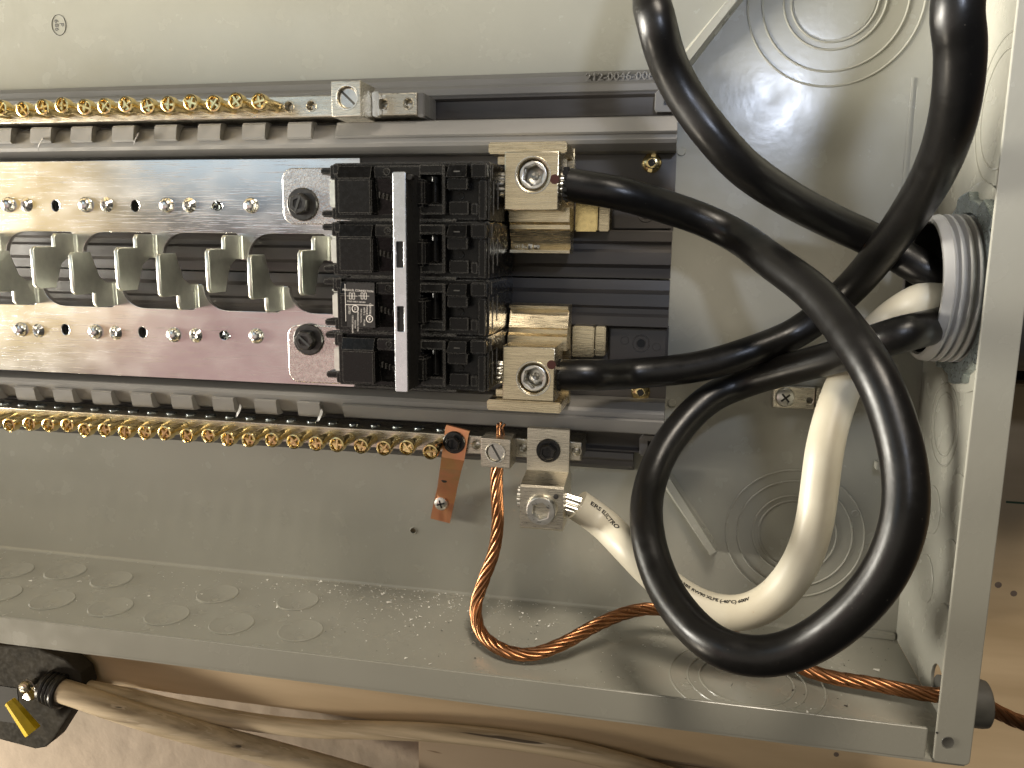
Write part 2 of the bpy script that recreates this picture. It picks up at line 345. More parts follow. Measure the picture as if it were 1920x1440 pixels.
# diagonal arms
for sgn in (1, -1):
    a0 = Vector((-12.35, CY+sgn*10.9, 0)); a1 = Vector((-9.75, CY+sgn*(14.6 if sgn < 0 else 14.1), 0)); d = (a1-a0); Lh = d.length; ang = math.atan2(d.y, d.x)
    M = Matrix.Translation(a0) @ Matrix.Rotation(ang, 4, 'Z')
    g = G().wedge(*[M @ Vector(q) for q in ((-.5, -.42, 0), (Lh, -.3, 0), (Lh, .3, 0), (-.5, .42, 0), (-.5, -.2, .5), (Lh, -.18, 1.0), (Lh, .18, 1.0), (-.5, .2, .5))])
    g.box(Lh-.05, Lh+.12, -.22, .22, .05, .96, .04, M)
    part('diagonal_arm', g, paint, base)
# ---- bus bars -------------------------------------------------------------------
XU = [-56.1, -51.0, -45.9, -40.83, -35.62, -30.56]; XD = [-58.9, -53.9, -48.75, -43.58, -38.43, -33.3, -28.2]
def busbar(sgn, XS, name, lab, ymax):
    t = thing(name, lab, 'bus bar', (-40, CY+sgn*4, 3)); yf = CY+sgn*2.1; yt = CY+sgn*.72
    out = [(XL, ymax), (-28.6 if sgn > 0 else -28.4, ymax), (-28.4, yf)]
    for x in reversed(XS):
        if x > -29: continue
        # finger right of the stab, then the flat of the cut-out to its left
        out += [(x+1.95, yf)]+[(x+1.95-1.45*math.sin(R_(a)), yf-sgn*(1.25*(1-math.cos(R_(a))))) for a in range(12, 90, 12)]
        out += [(x+.5, yt+sgn*.05), (x+.38, yt-sgn*.04), (x+.05, yt-sgn*.04), (x, yt+sgn*.1), (x-.02, yf-sgn*.15), (x-.2, yf)]
    out += [(XL, yf)]
    hs = []; v = 385 if sgn > 0 else 622
    H = (105, 254, 408) if sgn > 0 else (124, 268, 421)
    xs = [P(u, v, 3.1).x for u in H]; yh = P(254, 386, 3.1).y if sgn > 0 else P(268, 623, 3.1).y
    xs = [xs[0]-5.1]+xs
    for i, x in enumerate(xs): hs.append(circ(x, yh, .27 if i < 3 else .30, 18, sq=1.15 if i < 3 else .8))
    g = G().mesh(plate([out]+hs, .3, .03), Matrix.Translation((0, 0, 2.85))); bar = part('bar', g, tin, t, sharp=40)
    g = G()
    for i, x in enumerate(xs): g.cyl((x, yh, 2.6), (0, 0, 1), .36, .15 if i < 3 else .42, 14, .02)
    part('hole_shade', g, darkm, bar)  # black discs put shade behind the holes
    if True:      # ragged drilling burr
        x = xs[-1]; g = G()
        for k in range(12):
            a = random.uniform(0, 6.28); r = random.uniform(.12, .34); s_ = random.uniform(.06, .16); c = Vector((x+r*math.cos(a), yh+.75*r*math.sin(a), 3.18))
            g.add([c+Vector((random.uniform(-s_, s_), random.uniform(-s_, s_), random.uniform(-.06, .14))) for _ in range(4)], [(0, 1, 2), (0, 2, 3), (0, 3, 1), (1, 3, 2)])
        part('burr', g, galv, bar)
    dm = [P(u, vv, 3.2) for u, vv in (((15, 384), (160, 384), (312, 385), (470, 385)) if sgn > 0 else ((38, 618), (178, 622), (325, 628), (480, 630)))]
    me = to_mesh('rivet', G().lathe((0, 0, 0), (0, 0, 1), [(.43, 0), (.42, .08), (.36, .2), (.24, .3), (.1, .34), (0, .345)], 24), tin)
    for c in dm: put('rivet', me, bar, (c.x, c.y, 3.14))
    me = to_mesh('eyelet', G().lathe((0, 0, 0), (0, 0, 1), [(.42, 0), (.36, .05), (.24, .17), (.19, .2), (.13, .17), (.1, .03), (.05, .06), (0, .09)], 24), tin)
    for u, vv in (((50, 384), (200, 384), (355, 385)) if sgn > 0 else ((72, 620), (217, 624), (367, 629))):
        c = P(u, vv, 3.15); put('eyelet', me, bar, (c.x, c.y, 3.14))
    # plug-on stabs: folded blades that stand out of the bar
    yc = CY+(.17 if sgn > 0 else -.1)
    zy = [(2.9, CY+sgn*2.0), (4.55, CY+sgn*2.0), (4.72, CY+sgn*1.82), (4.72, yc+sgn*1.12), (6.1, yc+sgn*1.12), (6.28, yc+sgn*.95), (6.28, yc-sgn*.95), (6.1, yc-sgn*1.12), (4.85, yc-sgn*1.12), (4.7, yc-sgn*.75), (4.3, yc+sgn*.2), (3.7, yc+sgn*.55), (2.9, yc+sgn*.55)]
    if sgn < 0: zy = zy[::-1]
    g = G().mesh(plate([zy], .22, .04), MZY); g.lathe((.11, CY+sgn*(.74), 3.02), (0, sgn, 0), [(.27, 0), (.27, 1.22)], 16)
    me = to_mesh('stab', g, tin3, sharp=45)
    for x in XS:
        if x < -52 or x > -29: continue
        put('stab', me, bar, (x-.15, 0, 0))
    return t
busbar(1, XU, 'bus_bar', 'upper tin plated bus bar with upright stabs above the dark centre gap', 24.84)
busbar(-1, XD, 'bus_bar', 'lower tin plated bus bar with pinkish sheen below the dark centre gap', 12.80)
# frosted link plates with their bolts
for sgn, lab in ((1, 'frosted metal link plate on the upper bus bar beside the breaker'), (-1, 'frosted metal link plate on the lower bus bar beside the breaker')):
    y0, y1 = (21.45, 24.35) if sgn > 0 else (12.95, 16.1)
    g = G().mesh(plate([rrect(-32.95, -27.0, y0, y1, .6, 6)], .14, .05), Matrix.Translation((0, 0, 3.12)))
    solo('link_plate', g, tin2, lab, 'link plate', 'link plates under the breaker')
    c = P(566, 383, 3.4) if sgn > 0 else P(577, 637, 3.4)
    t = thing('hex_bolt', 'black slotted hex bolt with a wide washer on the %s link plate' % ('upper' if sgn > 0 else 'lower'), 'bolt', (c.x, c.y, 3.26), 'black hex bolts')
    g = G().cyl((c.x, c.y, 3.26), (0, 0, 1), .86, .16, 36, .05); part('washer', g, blkm, t)
    rot = .35 if sgn > 0 else -.1
    g = G().lathe((c.x, c.y, 3.42), (0, 0, 1), [(.56, 0), (.56, .42), (.5, .5), (.3, .5), (.27, .44), (0, .44)], 6, rot); M = Matrix.Translation((c.x, c.y, 3.93)) @ Matrix.Rotation(1.2+(0 if sgn > 0 else -1.9), 4, 'Z')
    hd = part('hex_head', g, blkm, t); g = G().box(-.45, .45, -.06, .06, -.03, .0, 0, M); part('slot', g, darkm, hd)
# ---- neutral bars ---------------------------------------------------------------
def screw_mesh(kind, leany):
    g = G(); d = Vector((0, leany, 1)).normalized()
    g.lathe((0, 0, 0), d, [(.30, 0), (.30, 1.35)], 18); g.lathe(d*1.3, d, [(.31, 0), (.41, .06), (.42, .42), (.40, .5), (.33, .52), (.29, .47), (.27, .34), (.0, .30)], 20)
    q = d.to_track_quat('Z', 'Y').to_matrix().to_4x4()
    M = Matrix.Translation(d*1.66) @ q @ Matrix.Rotation(kind, 4, 'Z')
    g.box(-.34, .34, -.05, .05, -.02, .10, .02, M); g.box(-.05, .05, -.30, .30, -.02, .07, .02, M)
    return to_mesh('terminal_screw', g, brass)
SM = [screw_mesh(a, 0) for a in (.2, .9, 1.5, 2.2, 2.8)]
def neutral(y0, y1, xr, xs, name, lab, holes, ztop=3.35, mt=alu):
    t = thing(name, lab, 'neutral bar', (xr-12, (y0+y1)/2, 1))
    zc = ztop
    lo = [[(XL, y0), (xr, y0), (xr, y1), (XL, y1)]]
    for hx in holes: lo.append(circ(hx, (y0+y1)/2+.02, .24, 20))
    g = G().mesh(plate(lo, ztop-1.15, .05), Matrix.Translation((0, 0, 1.15))); bar = part('bar', g, mt, t)
    for hx in holes:
        g = G().lathe((hx, (y0+y1)/2, ztop-.62), (0, 0, 1), [(.25, 0), (.24, .2), (.12, .32), (0, .34)], 16); part('set_screw', g, steel, bar)
        g = G().torus((hx, (y0+y1)/2+.02, ztop), (0, 0, 1), .27, .04, 20, 6); part('hole_rim', g, mt, bar)
    for i, x in enumerate(xs):
        o = put('terminal_screw', SM[i*3 % 5], t, (x, (y0+y1)/2+random.uniform(-.03, .03), ztop-.05))
        o.location.y += random.uniform(-.0012, .0012); o.rotation_euler = (random.uniform(-.04, .04), random.uniform(-.04, .04), 0)
    return t, bar
xs = [-33.05-1.255*i for i in range(22)]
hol = [P(u, 196, 3.35).x for u in (541, 583, 718, 765)]
NT, nb = neutral(26.87, 27.93, -25.45, xs, 'neutral_bar', 'upper silver neutral bar with brass screws along its left part', hol)
g = G().box(-25.5, -25.12, 26.8, 27.95, 1.1, 3.2, .06); part('end_holder', g, plas2, NT)
xs = [-24.35-1.262*i for i in range(24)]
NT2, nb2 = neutral(9.55, 10.55, -16.75, xs, 'neutral_bar', 'lower neutral bar with a long row of brass screws', [P(u, 838, 3.35).x for u in (893, 980, 1080)])
g = G()
for i in range(26): g.lathe((-24.5-1.262*i, 10.56, 2.4), (0, 1, 0), [(.3, 0), (.3, .05), (.22, .1), (0, .08)], 14)
part('wire_hole_rims', g, galv, NT2)
# block lug on the upper neutral bar
def slot_screw(t, c, r, mt, ang, name='slot_screw'):
    g = G().lathe(c, (0, 0, 1), [(r, -.05), (r, .05), (r-.06, .1), (0, .1)], 28); s = part(name, g, mt, t)
    M = Matrix.Translation((c[0], c[1], c[2]+.1)) @ Matrix.Rotation(ang, 4, 'Z'); g = G().box(-r+.03, r-.03, -.055, .055, -.01, .006, 0, M); part('slot', g, pvc, s); return s
t = thing('block_lug', 'square silver block lug clamped on the upper neutral bar', 'wire lug', (-28.5, 27.4, 3), 'lugs on the neutral bars')
c = P(651, 183, 5.2); X0, X1 = c.x-.8, c.x+.72
g = G().mesh(plate([[(X0, 26.55), (X1, 26.55), (X1, 28.2), (X0, 28.2)], circ(c.x, c.y, .52, 32)], 1.9, .04), Matrix.Translation((0, 0, 3.36))); part('block', g, alu, t)
slot_screw(t, (c.x, c.y, 4.95), .5, steel, -.75)
g = G().torus((c.x, c.y, 5.24), (0, 0, 1), .56, .045, 32, 6); part('thread_rim', g, steel, t)
g = G().box(X1+.02, X1+.36, 26.75, 27.95, 3.36, 3.85, .05); part('clamp_foot', g, steel, t)
# ground lug on the lower bar, with the copper conductor
t = thing('block_lug', 'square silver ground lug that holds the bare copper wire', 'wire lug', (-21, 9.8, 3), 'lugs on the neutral bars')
c = P(929, 850, 4.9); g = G().mesh(plate([[(c.x-.77, c.y-.76), (c.x+.77, c.y-.76), (c.x+.77, c.y+.76), (c.x-.77, c.y+.76)], circ(c.x, c.y+.03, .5, 32)], 1.5, .04), Matrix.Translation((0, 0, 3.4)))
part('block', g, alu, t); slot_screw(t, (c.x, c.y+.03, 4.68), .48, steel, -1.05); GC = c.copy()
g = G().torus((c.x, c.y+.03, 4.92), (0, 0, 1), .5, .04, 32, 6); part('thread_rim', g, steel, t)
# copper bonding strap
t = thing('bonding_strap', 'orange copper bonding strap hanging from the lower neutral bar', 'bonding strap', (-24.5, 8, 1))
sec = [((838, 795), (882, 807), 3.5), ((836, 800), (880, 811), 3.52), ((829, 855), (871, 862), 3.5), ((826, 875), (866, 880), 3.2), ((821, 912), (857, 918), 1.0), ((818, 925), (855, 930), .55), ((815, 937), (852, 943), .34), ((808, 970), (844, 979), .3)]
vs = []; fs = []
for a, b, z in sec:
    A, B = P(*a, z), P(*b, z); up = Vector((0, -.03, .11)); vs += [A, B, B+up, A+up]
for i in range(len(sec)-1):
    for k in range(4): fs.append((i*4+k, i*4+(k+1) % 4, i*4+4+(k+1) % 4, i*4+4+k))
n = len(vs); fs += [(0, 3, 2, 1), (n-4, n-3, n-2, n-1)]
part('strap', G().add(vs, fs), copflat, t, sharp=20)
c = P(833, 899, 1.95); g = G().cyl((c.x, c.y, c.z-.1), (0, -.55, .83), .16, .16, 16, .02); part('hole', g, darkm, t)
def hexbolt(t, c, r, nm='hex_bolt'):
    g = G().cyl(c, (0, 0, 1), r, .14, 30, .04); g.lathe((c[0], c[1], c[2]+.12), (0, 0, 1), [(r*.72, 0), (r*.72, .34), (r*.62, .42), (r*.45, .42), (r*.4, .33), (0, .33)], 6, .3)
    b = part(nm, g, blkm, t); M = Matrix.Translation((c[0], c[1], c[2]+.47)) @ Matrix.Rotation(1.5, 4, 'Z'); g = G().box(-r*.4, r*.4, -.05, .05, 0, .02, 0, M); part('slot', g, darkm, b)
c = P(852, 829, 3.62); hexbolt(t, (c.x, c.y, 3.62), .60)
def phil(t, c, r, mt, a=.3, nm='phillips_screw'):
    g = G().lathe(c, (0, 0, 1), [(r, 0), (r, .08), (r*.85, .2), (r*.5, .27), (0, .29)], 26); s = part(nm, g, mt, t)
    g = G()
    for q in (a, a+1.571): g.box(-r*.55, r*.55, -.05, .05, .255, .30, .01, Matrix.Translation(c) @ Matrix.Rotation(q, 4, 'Z'))
    part('cross_recess', g, blkm, s); return s
c = P(828, 943, .45); phil(t, (c.x, c.y, .42), .44, steel)
# neutral lug
t = thing('neutral_lug', 'offset silver neutral lug clamping the stripped white cable', 'wire lug', (-18.4, 8, 3))
g = G().xprism([(11.25, 3.38), (11.25, 3.82), (9.05, 3.86), (8.76, 5.5), (8.66, 5.6), (6.58, 5.6), (6.5, 5.52), (6.5, 2.6), (8.6, 2.6), (8.95, 3.38)], -19.5, -17.32); part('body', g, alu, t, sharp=12)
c = P(1028, 845, 3.9); hexbolt(t, (c.x, c.y, 3.84), .62)
def socket_screw(t, c, r, mt, proud=.25, hexr=.62):
    g = G()
    for k in range(3): g.torus((c[0], c[1], c[2]-.05+proud*k/2.4), (0, 0, 1), r-.03, .06, 40, 6)
    s = part('set_screw', g, mt, t)
    g = G().mesh(plate([circ(0, 0, r, 40), circ(0, 0, r*hexr, 6, 20, 380)], .5, .04), Matrix.Translation((c[0], c[1], c[2]+proud-.42))); part('socket_ring', g, mt, s)
    g = G().lathe((c[0], c[1], c[2]-.55), (0, 0, 1), [(r*.75, 0), (r*.75, .12), (r*.3, .18), (0, .05)], 24); part('socket_floor', g, mt, s)
c = P(1015, 957, 5.8); socket_screw(t, (c.x, c.y, 5.62), .72, steel, .3)
for u, v, rr in ((1042, 932, .13), (1031, 946, .15)):
    c = P(u, v, 5.72); g = G().cyl((c.x, c.y, 5.66 if u > 1035 else 5.95), (0, 0, 1), rr, .025, 14, .01); part('inspection_mark', g, inkm, t)
def strands(p, ax, R, n, L, mt, parent, rs=.12, jag=.12):
    q = Vector(ax).normalized().to_track_quat('Z', 'Y').to_matrix(); p = Vector(p); g = G()
    pts = [(0, 0)]+[(.36*R*math.cos(i*1.047), .36*R*math.sin(i*1.047)) for i in range(6)]+[(.75*R*math.cos(i*.524), .75*R*math.sin(i*.524)) for i in range(12)]
    for x, y in pts[:n]: g.lathe(p+q @ Vector((x, y, 0)), ax, [(rs, 0), (rs, L-.04+random.uniform(-jag, jag)), (rs*.6, L+random.uniform(0, jag))], 10)
    part('strand_bundle', g, mt, parent)
# ---- main lugs --------------------------------------------------------------------
def main_lug(sgn, lab, c, dot, mt):
    t = thing('main_lug', lab, 'main lug', (-19, CY+sgn*4, 4), 'main lugs of the breaker')
    ya, yb = (22.05, 24.62) if sgn > 0 else (13.3, 15.85)
    cc = P(*c, 7); dd = P(*dot, 7)
    g = G().mesh(plate([[(-20.15, ya), (-17.68, ya), (-17.68, yb), (-20.15, yb)], circ(cc.x, cc.y, .70, 40)], 2.6, .05), Matrix.Translation((0, 0, 4.4))); part('block', g, mt, t)
    g = G().lathe((cc.x, cc.y, 4.5), (0, 0, 1), [(.74, 0), (.74, 1.2), (0, 1.25)], 24); part('bore_floor', g, steel, t)
    socket_screw(t, (cc.x, cc.y, 6.62), .62, steel, .22, .80)
    g = G().torus((cc.x, cc.y, 7.0), (0, 0, 1), .80, .03, 40, 6); part('thread_rim', g, steel, t)
    g = G().lathe((dd.x, dd.y, 6.98), (0, 0, 1), [(.22, 0), (.22, .035), (0, .04)], 9, .3); part('inspection_mark', g, redp, t)
    o = CY+sgn*5.79
    g = G().box(-21.15, -17.5, min(o, o+sgn*.52), max(o, o+sgn*.52), 2.6, 5.95, .06); g.box(-20.85, -18, min(o-sgn*.05, o-sgn*.42), max(o-sgn*.05, o-sgn*.42), 3, 5.3, .03); part('strap_edge', g, mt, t)
    pr = [(3.42, 4.75), (2.75, 4.72), (2.62, 4.5), (2.42, 4.5), (2.36, 4.42), (1.55, 4.05), (1.42, 4.4), (1.28, 4.42), (1.24, 4.1), (1.24, 3.1), (6.3, 2.7), (6.3, 3.3), (3.42, 3.5)]
    g = G().xprism(S(pr, sgn), -20.4, -17.46); part('strap', g, mt, t, sharp=14)
    g = G().box(-17.40, -16.3, min(CY+sgn*2.35, CY+sgn*3.95), max(CY+sgn*2.35, CY+sgn*3.95), .95, 3.05, .06); part('gold_clip', g, brass if sgn > 0 else aluy, t)
    g = G().box(-16.27, -15.75, min(CY+sgn*2.37, CY+sgn*3.9), max(CY+sgn*2.37, CY+sgn*3.9), .95, 2.7, .05); part('clip_side', g, aluy, t)
    return t
UL = main_lug(1, 'upper main lug block beside the breaker, above the dark centre gap', (999, 328), (1040, 336), aluy)
LL = main_lug(-1, 'lower main lug block with golden sheen beside the breaker', (1000, 710), (1034, 684), aluy)
g = G()
for i in range(14): g.box(-20.2+.09*i*random.uniform(.8, 1.2), -20.15+.09*i, 20.32+random.uniform(-.1, .12), 20.40+random.uniform(0, .15), 4.0, 4.16, .01)
part('metal_filings', g, steel, UL)
# ---- brass pan screws --------------------------------------------------------------
for (u, v, lab) in ((1222, 305, 'brass screw in the dark base tray above the upper lug cable'), (1201, 736, 'brass screw half hidden under the lower lug cable')):
    c = P(u, v, 1.2); t = thing('pan_screw', lab, 'screw', (c.x, c.y, .95), 'brass screws of the base tray')
    g = G().lathe((c.x, c.y, .95), (0, 0, 1), [(.48, 0), (.50, .06), (.44, .18), (.28, .27), (.18, .27), (.14, .12), (0, .1)], 28)
    g.box(-.11, .11, -.47, .47, .16, .26, .02, Matrix.Translation((c.x, c.y, .95)) @ Matrix.Rotation(-.2, 4, 'Z')); part('head', g, brass, t)
    g = G().box(-.17, .17, -.17, .17, .23, .285, .02, Matrix.Translation((c.x, c.y, .95)) @ Matrix.Rotation(.5, 4, 'Z')); part('square_recess', g, blkm, t)
# ---- breaker -----------------------------------------------------------------------
t = BR = thing('main_breaker', 'black four pole main breaker with a silver bar tying its handles', 'circuit breaker', (-24, CY, 3))
Y0 = 23.98; PX = 2.555
def X9(u): return P(u, 360, 9.0).x
for k in range(4):
    y = Y0-PX*k
    g = G().box(-27.8, -20.52, y-2.42, y+.08, 3.0, 8.25, .05)
    g.box(-28.1, -27.7, y-.62, y+.02, 4.2, 8.0, .04); g.box(-28.05, -27.7, y-2.4, y-1.88, 4.2, 8.0, .04); g.box(-27.75, -27.45, y-.45, y+.02, 8.0, 8.5, .04)
    g.box(-27.0, -22.0, y-2.50, y-2.40, 7.2, 8.45, .03)
    cs = part('pole_case', g, blk, t)
    g = G().box(X9(632), X9(695.5), y-2.22, y-.66, 8.2, 9.0, .07); g.wedge((X9(632), y-.64, 8.2), (X9(694), y-.64, 8.2), (X9(694), y-.08, 8.2), (X9(632), y-.08, 8.2), (X9(632), y-.64, 8.98), (X9(694), y-.64, 8.98), (X9(694), y-.12, 8.80), (X9(632), y-.12, 8.80))
    fp = part('face_block', g, blk, cs)
    if k == 2:
        cx = X9(674); g = G().box(X9(645), X9(699), y-2.15, y-.14, 8.99, 9.015, 0); lb = part('rating_label', g, blkm, cs)
        def tx(s, size, u, v, rot=-90, sx=1):
            q = P(u, v, 9.02); me = text(s, size, .004, 0, 'CENTER', sx); return me, Matrix.Translation((q.x, q.y, 9.016)) @ Matrix.Rotation(R_(rot-2), 4, 'Z')
        g = G()
        g.mesh(*tx('PARALLEL CONNECTION', .13, 671, 545, 0, 1)); g.mesh(*tx('POLES ONLY 120/240V', .09, 668, 566, 0, 1))
        for s_, u, v, z_ in (('LISTED', 655, 581, .13), ('CIRCUIT BREAKER', 661, 608, .10), ('ISSUE NO', 666, 608, .09), ('CAN BREAKER', 671, 588, .10), ('CU/AL WIRE', 671, 611, .09), ('FOR CLASS CTL', 677, 592, .09), ('60/75 C', 683, 584, .11), ('TORQUE 45', 688, 584, .10), ('IN LBS', 683, 605, .1), ('CERTIFIED', 694, 580, .12)):
            g.mesh(*tx(s_, z_, u, v))
        a, b = P(648, 571, 9.02), P(700, 567, 9.02); g.box(a.x, b.x, a.y-.015, a.y+.015, 9.016, 9.022, 0)
        g.box(a.x-.02, a.x+.005, y-1.9, y-.2, 9.016, 9.022, 0)
        q = P(666, 579, 9.02); g.torus((q.x, q.y, 9.018), (0, 0, 1), .15, .018, 24, 4); g.mesh(text('UL', .14, .004), Matrix.Translation((q.x, q.y, 9.016)) @ Matrix.Rotation(R_(-92), 4, 'Z'))
        q = P(693, 598, 9.02); g.torus((q.x, q.y, 9.018), (0, 0, 1), .15, .018, 24, 4); g.mesh(text('SA', .13, .004, .004), Matrix.Translation((q.x, q.y, 9.016)) @ Matrix.Rotation(R_(-92), 4, 'Z'))
        for uu in (660, 682):
            q = P(uu, 555, 9.02)
            for dx in (-.14, .02): g.mesh(plate([rrect(dx, dx+.12, -.15, .15, .02, 2), rrect(dx+.02, dx+.10, -.13, .13, .01, 2)], .008, .001), Matrix.Translation((q.x, q.y, 9.014)))
            g.box(q.x-.26, q.x+.26, q.y-.01, q.y+.01, 9.016, 9.022, 0)
        part('label_print', g, whitem, cs)
    xb0, xb1 = X9(698), X9(786)
    g = G().box(xb0, xb1, y-.64, y-.10, 8.1, 8.78, .05); g.box(xb1-.02, X9(831), y-.50, y-.08, 8.1, 8.95, .05); g.box(X9(828), X9(833), y-2.2, y-.09, 8.1, 8.93, .04)
    g.box(xb1-.02, X9(830), y-2.2, y-1.76, 8.1, 8.88, .05); part('handle_frame', g, blk, cs)
    q = P(725, 317, 8.8); g = G().torus((q.x, y-.37, 8.79), (0, 0, 1), .14, .035, 24, 6); g.cyl((q.x, y-.37, 8.7), (0, 0, 1), .06, .1, 10, .01); part('status_ring', g, blk, cs)
    # fan of ridges left of the handle
    g = G()
    for i in range(5):
        xx = xb0+.15+.18*i; yy = y-1.35-.05*i
        g.box(xx, xx+.05, yy-.14, yy+.14, 8.2, 8.62, .02, Matrix.Translation((0, 0, 0)))
    g.wedge((xb0, y-2.2, 8.1), (xb1, y-2.2, 8.1), (xb1, y-.66, 8.1), (xb0, y-.66, 8.1), (xb0, y-2.2, 8.25), (xb1, y-2.2, 8.25), (xb1, y-.66, 8.62), (xb0, y-.66, 8.62)); part('handle_ridges', g, blk, cs)
    g = G().cyl((X9(809), y-1.72, 8.45), (0, 1, 0), .17, 1.2, 18, .04); part('barrel', g, blk, cs)
    xd0, xd1 = X9(836), X9(875)
    g = G().wedge((xd0, y-.62, 8.1), (xd1, y-.62, 8.1), (xd1, y-.06, 8.1), (xd0, y-.06, 8.1), (xd0, y-.62, 9.0), (xd1-.03, y-.62, 9.0), (xd1-.03, y-.1, 8.9), (xd0+.12, y-.1, 8.9)); g.box(xd0, xd1, y-1.15, y-.64, 8.1, 8.86, .05); g.box(xd0, xd1-.05, y-2.2, y-1.62, 8.1, 8.5, .04)
    fb = part('trip_block', g, blk, cs)
    g = G().box(xd0+.34, xd0+.62, y-.42, y-.36, 8.94, 9.0, .01); part('on_mark', g, pvc, fb)
    g = G().torus(((xd0+xd1)/2, y-1.38, 8.3), (0, 0, 1), .14, .02, 20, 5, 60, 330); part('off_mark', g, pvc, fb)
    g = G().box(X9(880), -20.55, y-.66, y-.02, 8.2, 8.75, .06); g.box(X9(893), -20.6, y-2.4, y-.72, 8.2, 8.6, .05); g.box(X9(878), X9(891), y-2.2, y-1.7, 8.2, 8.52, .05); part('shoulder', g, blk, cs)
    g = G()
    for z0, z1, yy0, yy1 in ((7.5, 7.58, -2.2, -.7), (6.6, 6.68, -1.9, -.6)): g.box(-20.54, -20.49, y+yy0, y+yy1, z0, z1, .02)
    g.box(-20.54, -20.48, y-.6, y-.02, 3.4, 7.9, .02); part('side_ribs', g, blk, cs)
    # line side: hooks and bright jaws
    g = G()
    for yy in (-.34, -2.28): g.box(-28.85, -27.95, y+yy, y+yy+.3, 6.4, 7.4, .06)
    part('mounting_hook', g, blk, cs)
    g = G().box(-28.22, -27.72, y-1.85, y-.72, 4.0, 7.9, .07); g.box(-28.5, -27.8, y-.70, y-.48, 4.0, 7.3, .08); part('terminal_jaw', g, tin3, cs)
# handle tie
a = P(735, 320, 11); b = P(759, 727, 11)
g = G().mesh(plate([rrect(-24.0, -23.42, 14.2, 23.42, .1)]+[rrect(-23.85, -23.57, yy-.52, yy+.52, .03, 2) for yy in (20.05, 17.35)], .14, .03), Matrix.Translation((0, 0, 10.9))); tie = part('handle_tie', g, mat('polished_steel', (.74, .77, .82), .24, 1, bump=.05, bscale=7, var=.1, vscale=1.5, rvar=.06), BR, label='silver bar tying the four handles')
g = G().box(-23.98, -23.42, 14.25, 23.38, 9.2, 10.88, .05); g.cyl((-23.3, 23.2, 10.6), (0, 0, 1), .13, .3, 16, .03); part('tie_dark_sides', g, blkm, tie)  # black body paints the dark reflection on the steel bar's sides
for k in range(4):
    y = Y0-PX*k; g = G().box(-24.3, -23.1, y-1.9, y-.75, 8.0, 9.6, .12); part('handle', g, blk, BR)
# ---- black cables ---------------------------------------------------------------------
def cable(name, pts, r, mt, label, cat, seg=26, step=.3):
    path = crom(pts, step); o = solo(name, G().tube(path, r, seg), mt, label, cat, at=(0, 0, 0), sharp=60); return path, o
D1 = 1.5
p1 = [P(1066, 346, 5.8), P(1110, 354, 5.85), P(1168, 364, 5.95), PW(1300, 405, 61, D1), PW(1380, 442, 62, D1), PW(1440, 485, 66, D1), PW(1537, 560, 72, D1), PW(1628, 680, 79, D1), PW(1676, 790, 82, D1), PW(1698, 900, 84, D1), PW(1692, 990, 85, D1), PW(1655, 1080, 84, D1), PW(1590, 1155, 82, D1), PW(1510, 1210, 79, D1), PW(1430, 1231, 77, D1), PW(1350, 1215, 75, D1), PW(1285, 1160, 71, D1), PW(1238, 1085, 67, D1), PW(1214, 1000, 64, D1), PW(1216, 920, 60, D1), PW(1250, 835, 58, D1), PW(1320, 755, 57, D1), PW(1395, 718, 57, D1), PW(1480, 692, 60, D1), PW(1570, 668, 64, D1), PW(1640, 642, 68, D1), PW(1700, 624, 70, D1), P(1752, 612, 7.0), P(1800, 598, 5.0)]
path1, _ = cable('black_cable', p1, D1/2, cablem, 'black cable from the upper lug coiled in a large loop', 'cable')
top = [Vector((.3-3.2, 33.5, 13.5)), Vector((-5.2, 36.0, 11.5)), Vector((-9.5, 36.3, 9.0)), Vector((-12.8, 34.2, 7.6))]
p2 = [P(1052, 703, 5.6), P(1110, 703, 5.6), PW(1180, 701, 57, D1), PW(1300, 689, 58, D1), PW(1400, 662, 59, D1), PW(1500, 620, 59, D1), PW(1590, 545, 61, D1), PW(1655, 470, 66, D1), PW(1722, 375, 74, D1), PW(1768, 285, 82, D1), PW(1793, 190, 88, D1), PW(1801, 80, 92, D1), PW(1798, -20, 94, D1)]+top+[PW(1224, -20, 72, D1), PW(1231, 40, 74, D1), PW(1249, 110, 72, D1), PW(1284, 180, 71, D1), PW(1335, 250, 71, D1), PW(1395, 315, 70, D1), PW(1475, 370, 67, D1), PW(1560, 415, 64, D1), P(1640, 452, 4.7), P(1695, 484, 5.0), P(1742, 511, 5.6), P(1796, 535, 5.4)]
path2, _ = cable('black_cable', p2, D1/2, cablem, 'black cable from the lower lug that climbs out of the picture', 'cable')
g = G()
for p_, ax in ((p1[0], (1, 0, 0)), (p2[0], (1, 0, 0))):
    par = UL if p_ is p1[0] else LL
    strands((p_.x-.75, p_.y, p_.z), (1, -.05, 0), .62, 19, .95, steel, par, .10)
    strands((p_.x-2.2-1.2, p_.y, p_.z), (1, 0, 0), .62, 19, .5, steel, par, .10)
    g = G()                      # ragged cut end of the jacket
    for i in range(16):
        a = i*.393; c = p_+Vector((-.02, .68*math.cos(a), .68*math.sin(a))); g.box(-.12+random.uniform(-.1, .02), .06, -.1, .1, -.09, .09, .03, Matrix.Translation(c))
    part('ragged_jacket', g, cablem, par)
